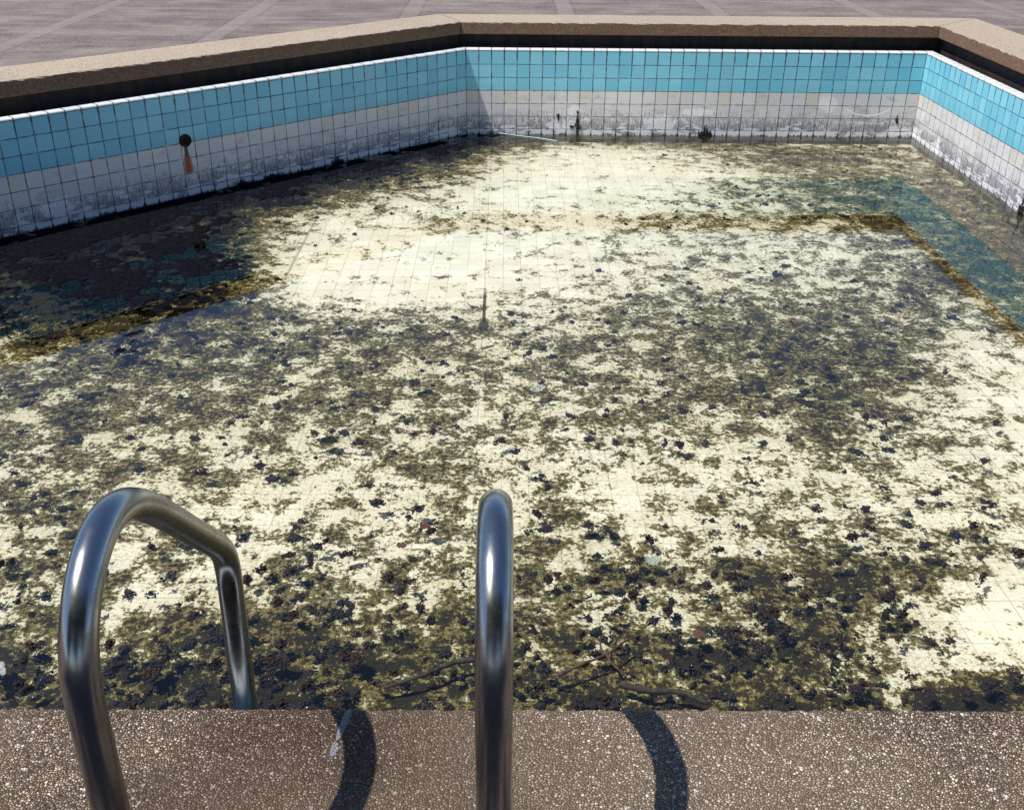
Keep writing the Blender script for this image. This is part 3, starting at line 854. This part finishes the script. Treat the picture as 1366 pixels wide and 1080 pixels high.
twm = simple('wet_twig_bark', (0.03, 0.017, 0.014), (0.09, 0.05, 0.04), 60, 0.7)
tw = empty('twig', (0.60, 2.27, wz), 'forked reddish brown twig lying in the algae right of the end-on handrail', 'twig')
stem = relax(smooth_path([(0.46, 2.20, wz - 0.01), (0.53, 2.235, wz + 0.002), (0.60, 2.27, wz + 0.004), (0.665, 2.335, wz + 0.004), (0.72, 2.36, wz)], 6), 3)
link('stem', tube('stem', stem, lambda f: 0.0055 - 0.0035 * f + 0.0012 * math.sin(f * 31), 10), twm, tw, True)
br = relax(smooth_path([(0.60, 2.27, wz + 0.004), (0.615, 2.225, wz + 0.004), (0.65, 2.19, wz)], 6), 2)
link('side_branch', tube('side_branch', br, lambda f: 0.004 - 0.0027 * f, 8), twm, tw, True)
br = relax(smooth_path([(0.59, 2.265, wz + 0.004), (0.585, 2.32, wz + 0.004), (0.60, 2.36, wz)], 6), 2)
link('side_branch', tube('side_branch', br, lambda f: 0.004 - 0.0027 * f, 8), twm, tw, True)

stick = relax(smooth_path([(0.33, 2.30, wz - 0.02), (0.25, 2.262, wz - 0.006), (0.17, 2.245, wz - 0.004), (0.08, 2.19, wz - 0.004), (-0.02, 2.16, wz - 0.02)], 8), 3)
me = tube('stick', stick, lambda f: 0.009 - 0.004 * f + 0.0014 * math.sin(f * 37) + 0.001 * math.sin(f * 91), 12)
o = link('stick', me, simple('rotten_stick', (0.02, 0.017, 0.015), (0.05, 0.04, 0.03), 50, 0.8), None, True)
tag(o, 'straight rotten black stick sunk in algae just left of the end-on handrail', 'stick')
stick = relax(smooth_path([(0.63, 2.17, wz - 0.012), (0.70, 2.135, wz - 0.004), (0.78, 2.13, wz - 0.002), (0.86, 2.10, wz - 0.015)], 8), 3)
o = link('stick', tube('stick', stick, lambda f: 0.010 - 0.004 * f + 0.0016 * math.sin(f * 29) + 0.001 * math.sin(f * 83), 12), bpy.data.materials['rotten_stick'], None, True)
tag(o, 'thick rotten black stick beside the forked twig, above the right tube shadow', 'stick')

pl = simple('bleached_blue_plastic', (0.25, 0.42, 0.44), (0.40, 0.55, 0.55), 20, 0.4)
rod = relax(smooth_path([(0.26, 8.43, wz + 0.012), (0.42, 8.37, wz + 0.005), (0.58, 8.30, wz + 0.004), (0.72, 8.22, wz + 0.002)], 8), 3)
o = link('plastic_rod', tube('plastic_rod', rod, 0.0035, 10), pl, None, True)
tag(o, 'thin turquoise plastic rod floating by the far wall near its left corner', 'rod')

def scrap(loc, sx, sy, label, mat, seed_):
    rg = random.Random(seed_)
    bm = bmesh.new()
    n = 9; grid = []
    for j in range(n):
        row = []
        for i in range(n):
            u_, v_ = i / (n - 1) - 0.5, j / (n - 1) - 0.5
            k = 1 - 0.35 * rg.random() * (abs(u_) + abs(v_))
            row.append(bm.verts.new((u_ * sx * k, v_ * sy * k, rg.random() * min(sx, sy) * 0.22)))
        grid.append(row)
    for j in range(n - 1):
        for i in range(n - 1):
            if (i in (0, n - 2) and j in (0, n - 2)): continue
            bm.faces.new((grid[j][i], grid[j][i + 1], grid[j + 1][i + 1], grid[j + 1][i]))
    bmesh.ops.solidify(bm, geom=bm.faces[:], thickness=0.001)
    me = bpy.data.meshes.new('plastic_scrap'); bm.to_mesh(me); bm.free()
    o = link('plastic_scrap', me, mat); o.location = loc; o.rotation_euler = (0, 0, rg.random() * 3)
    return tag(o, label, 'plastic scrap', 'scraps of plastic in the pool')
pw = simple('milky_plastic_film', (0.45, 0.47, 0.47), (0.65, 0.66, 0.64), 30, 0.4)
scrap((0.453, 3.93, wz - 0.004), 0.07, 0.05, 'crumpled white plastic scrap floating above the end-on handrail, mid pool', pw, 3)
scrap((-1.10, 2.21, wz - 0.004), 0.06, 0.10, 'crumpled milky plastic film at the left picture edge beside black algae', pw, 5)
scrap((0.79, 2.73, wz - 0.010), 0.05, 0.06, 'pale sunken plastic scrap right of the end-on handrail among olive algae', simple('sunken_plastic', (0.42, 0.50, 0.46), (0.60, 0.64, 0.56), 30, 0.5), 8)

rng = np.random.default_rng(5)
# ------------------------------------------------------------------ unseen trees added behind the camera to shade the deck and darken the steel
added_bark = simple('added_tree_bark', (0.06, 0.045, 0.035), (0.12, 0.09, 0.07), 12, 0.9, 0.8, 0.02)
added_leafm = simple('added_tree_leaf_green', (0.02, 0.04, 0.010), (0.045, 0.075, 0.02), 3, 0.6)
def make_added_tree(base, top, rad, nL, ncl, label):
    tr = empty('tree', (base[0], base[1], 0.09), label, 'tree', 'unseen trees added behind the handrails to block light')  # parent of one added tree, out of view
    bx, by = base; C_ = Vector(top)
    trunk = relax(smooth_path([(bx, by, 0.0), (bx + 0.05, by, 1.2), (bx * 0.8 + C_.x * 0.2, by * 0.8 + C_.y * 0.2, C_.z * 0.4), (bx * 0.3 + C_.x * 0.7, by * 0.3 + C_.y * 0.7, C_.z * 0.75), C_], 6), 3)
    link('trunk', tube('trunk', trunk, lambda f: 0.28 - 0.2 * f, 14), added_bark, tr, True)
    for k in range(6):
        a = k * 1.05 + 0.3
        e = C_ + Vector((rad[0] * 0.7 * math.cos(a), rad[1] * 0.7 * math.sin(a), 0.3 * rad[2] * math.sin(k * 2.0)))
        s_ = Vector(trunk[int(len(trunk) * (0.5 + 0.06 * k))])
        lb = relax(smooth_path([s_, s_.lerp(e, 0.5) + Vector((0, 0, -0.2)), e], 6), 2)
        link('added_tree_limb', tube('added_tree_limb', lb, lambda f: 0.10 - 0.08 * f, 8), added_bark, tr, True)
    cl = []
    while len(cl) < ncl:
        q = rng.normal(size=3); q /= np.linalg.norm(q)
        rr = 0.25 + 0.75 * rng.random() ** 0.5
        cl.append((q[0] * rr * rad[0], q[1] * rr * rad[1], q[2] * rr * rad[2]))
    cl = np.array(cl)
    ci = rng.integers(0, len(cl), nL)
    Pl = cl[ci] + rng.normal(size=(nL, 3)) * 0.24 + np.array(top)
    a1 = rng.normal(size=(nL, 3)); a1 /= np.linalg.norm(a1, axis=1)[:, None]
    a2 = np.cross(a1, rng.normal(size=(nL, 3))); a2 /= np.linalg.norm(a2, axis=1)[:, None]
    L_ = (0.07 + 0.06 * rng.random(nL))[:, None]
    Vl = np.stack([Pl - a1 * L_, Pl + a2 * L_ * 0.5, Pl + a1 * L_, Pl - a2 * L_ * 0.5], 1).reshape(-1, 3).astype(np.float32)
    me = bpy.data.meshes.new('crown')
    me.vertices.add(nL * 4); me.vertices.foreach_set('co', Vl.ravel())
    me.loops.add(nL * 4); me.loops.foreach_set('vertex_index', np.arange(nL * 4, dtype=np.int32))
    me.polygons.add(nL); me.polygons.foreach_set('loop_start', np.arange(0, nL * 4, 4, dtype=np.int32)); me.polygons.foreach_set('loop_total', np.full(nL, 4, np.int32))
    me.update()
    link('crown', me, added_leafm, tr)
    return tr
make_added_tree((-4.4, -4.6), (-3.3, -3.62, 7.0), (3.5, 2.9, 1.5), 38000, 260, 'added unseen leaning tree nearest the pool, its crown put there to shade the deck behind the handrails')
make_added_tree((0.8, -6.2), (0.6, -6.0, 5.6), (3.2, 2.4, 3.9), 42000, 330, 'added unseen tall dark tree standing straight behind the handrails')
make_added_tree((6.6, -6.0), (6.2, -5.4, 5.4), (3.2, 2.6, 3.8), 36000, 300, 'added unseen round dark tree at the right of the row behind the handrails')
make_added_tree((-6.6, -7.4), (-5.8, -7.2, 5.2), (3.2, 2.4, 3.8), 36000, 300, 'added unseen dark tree at the left back of the row behind the handrails')
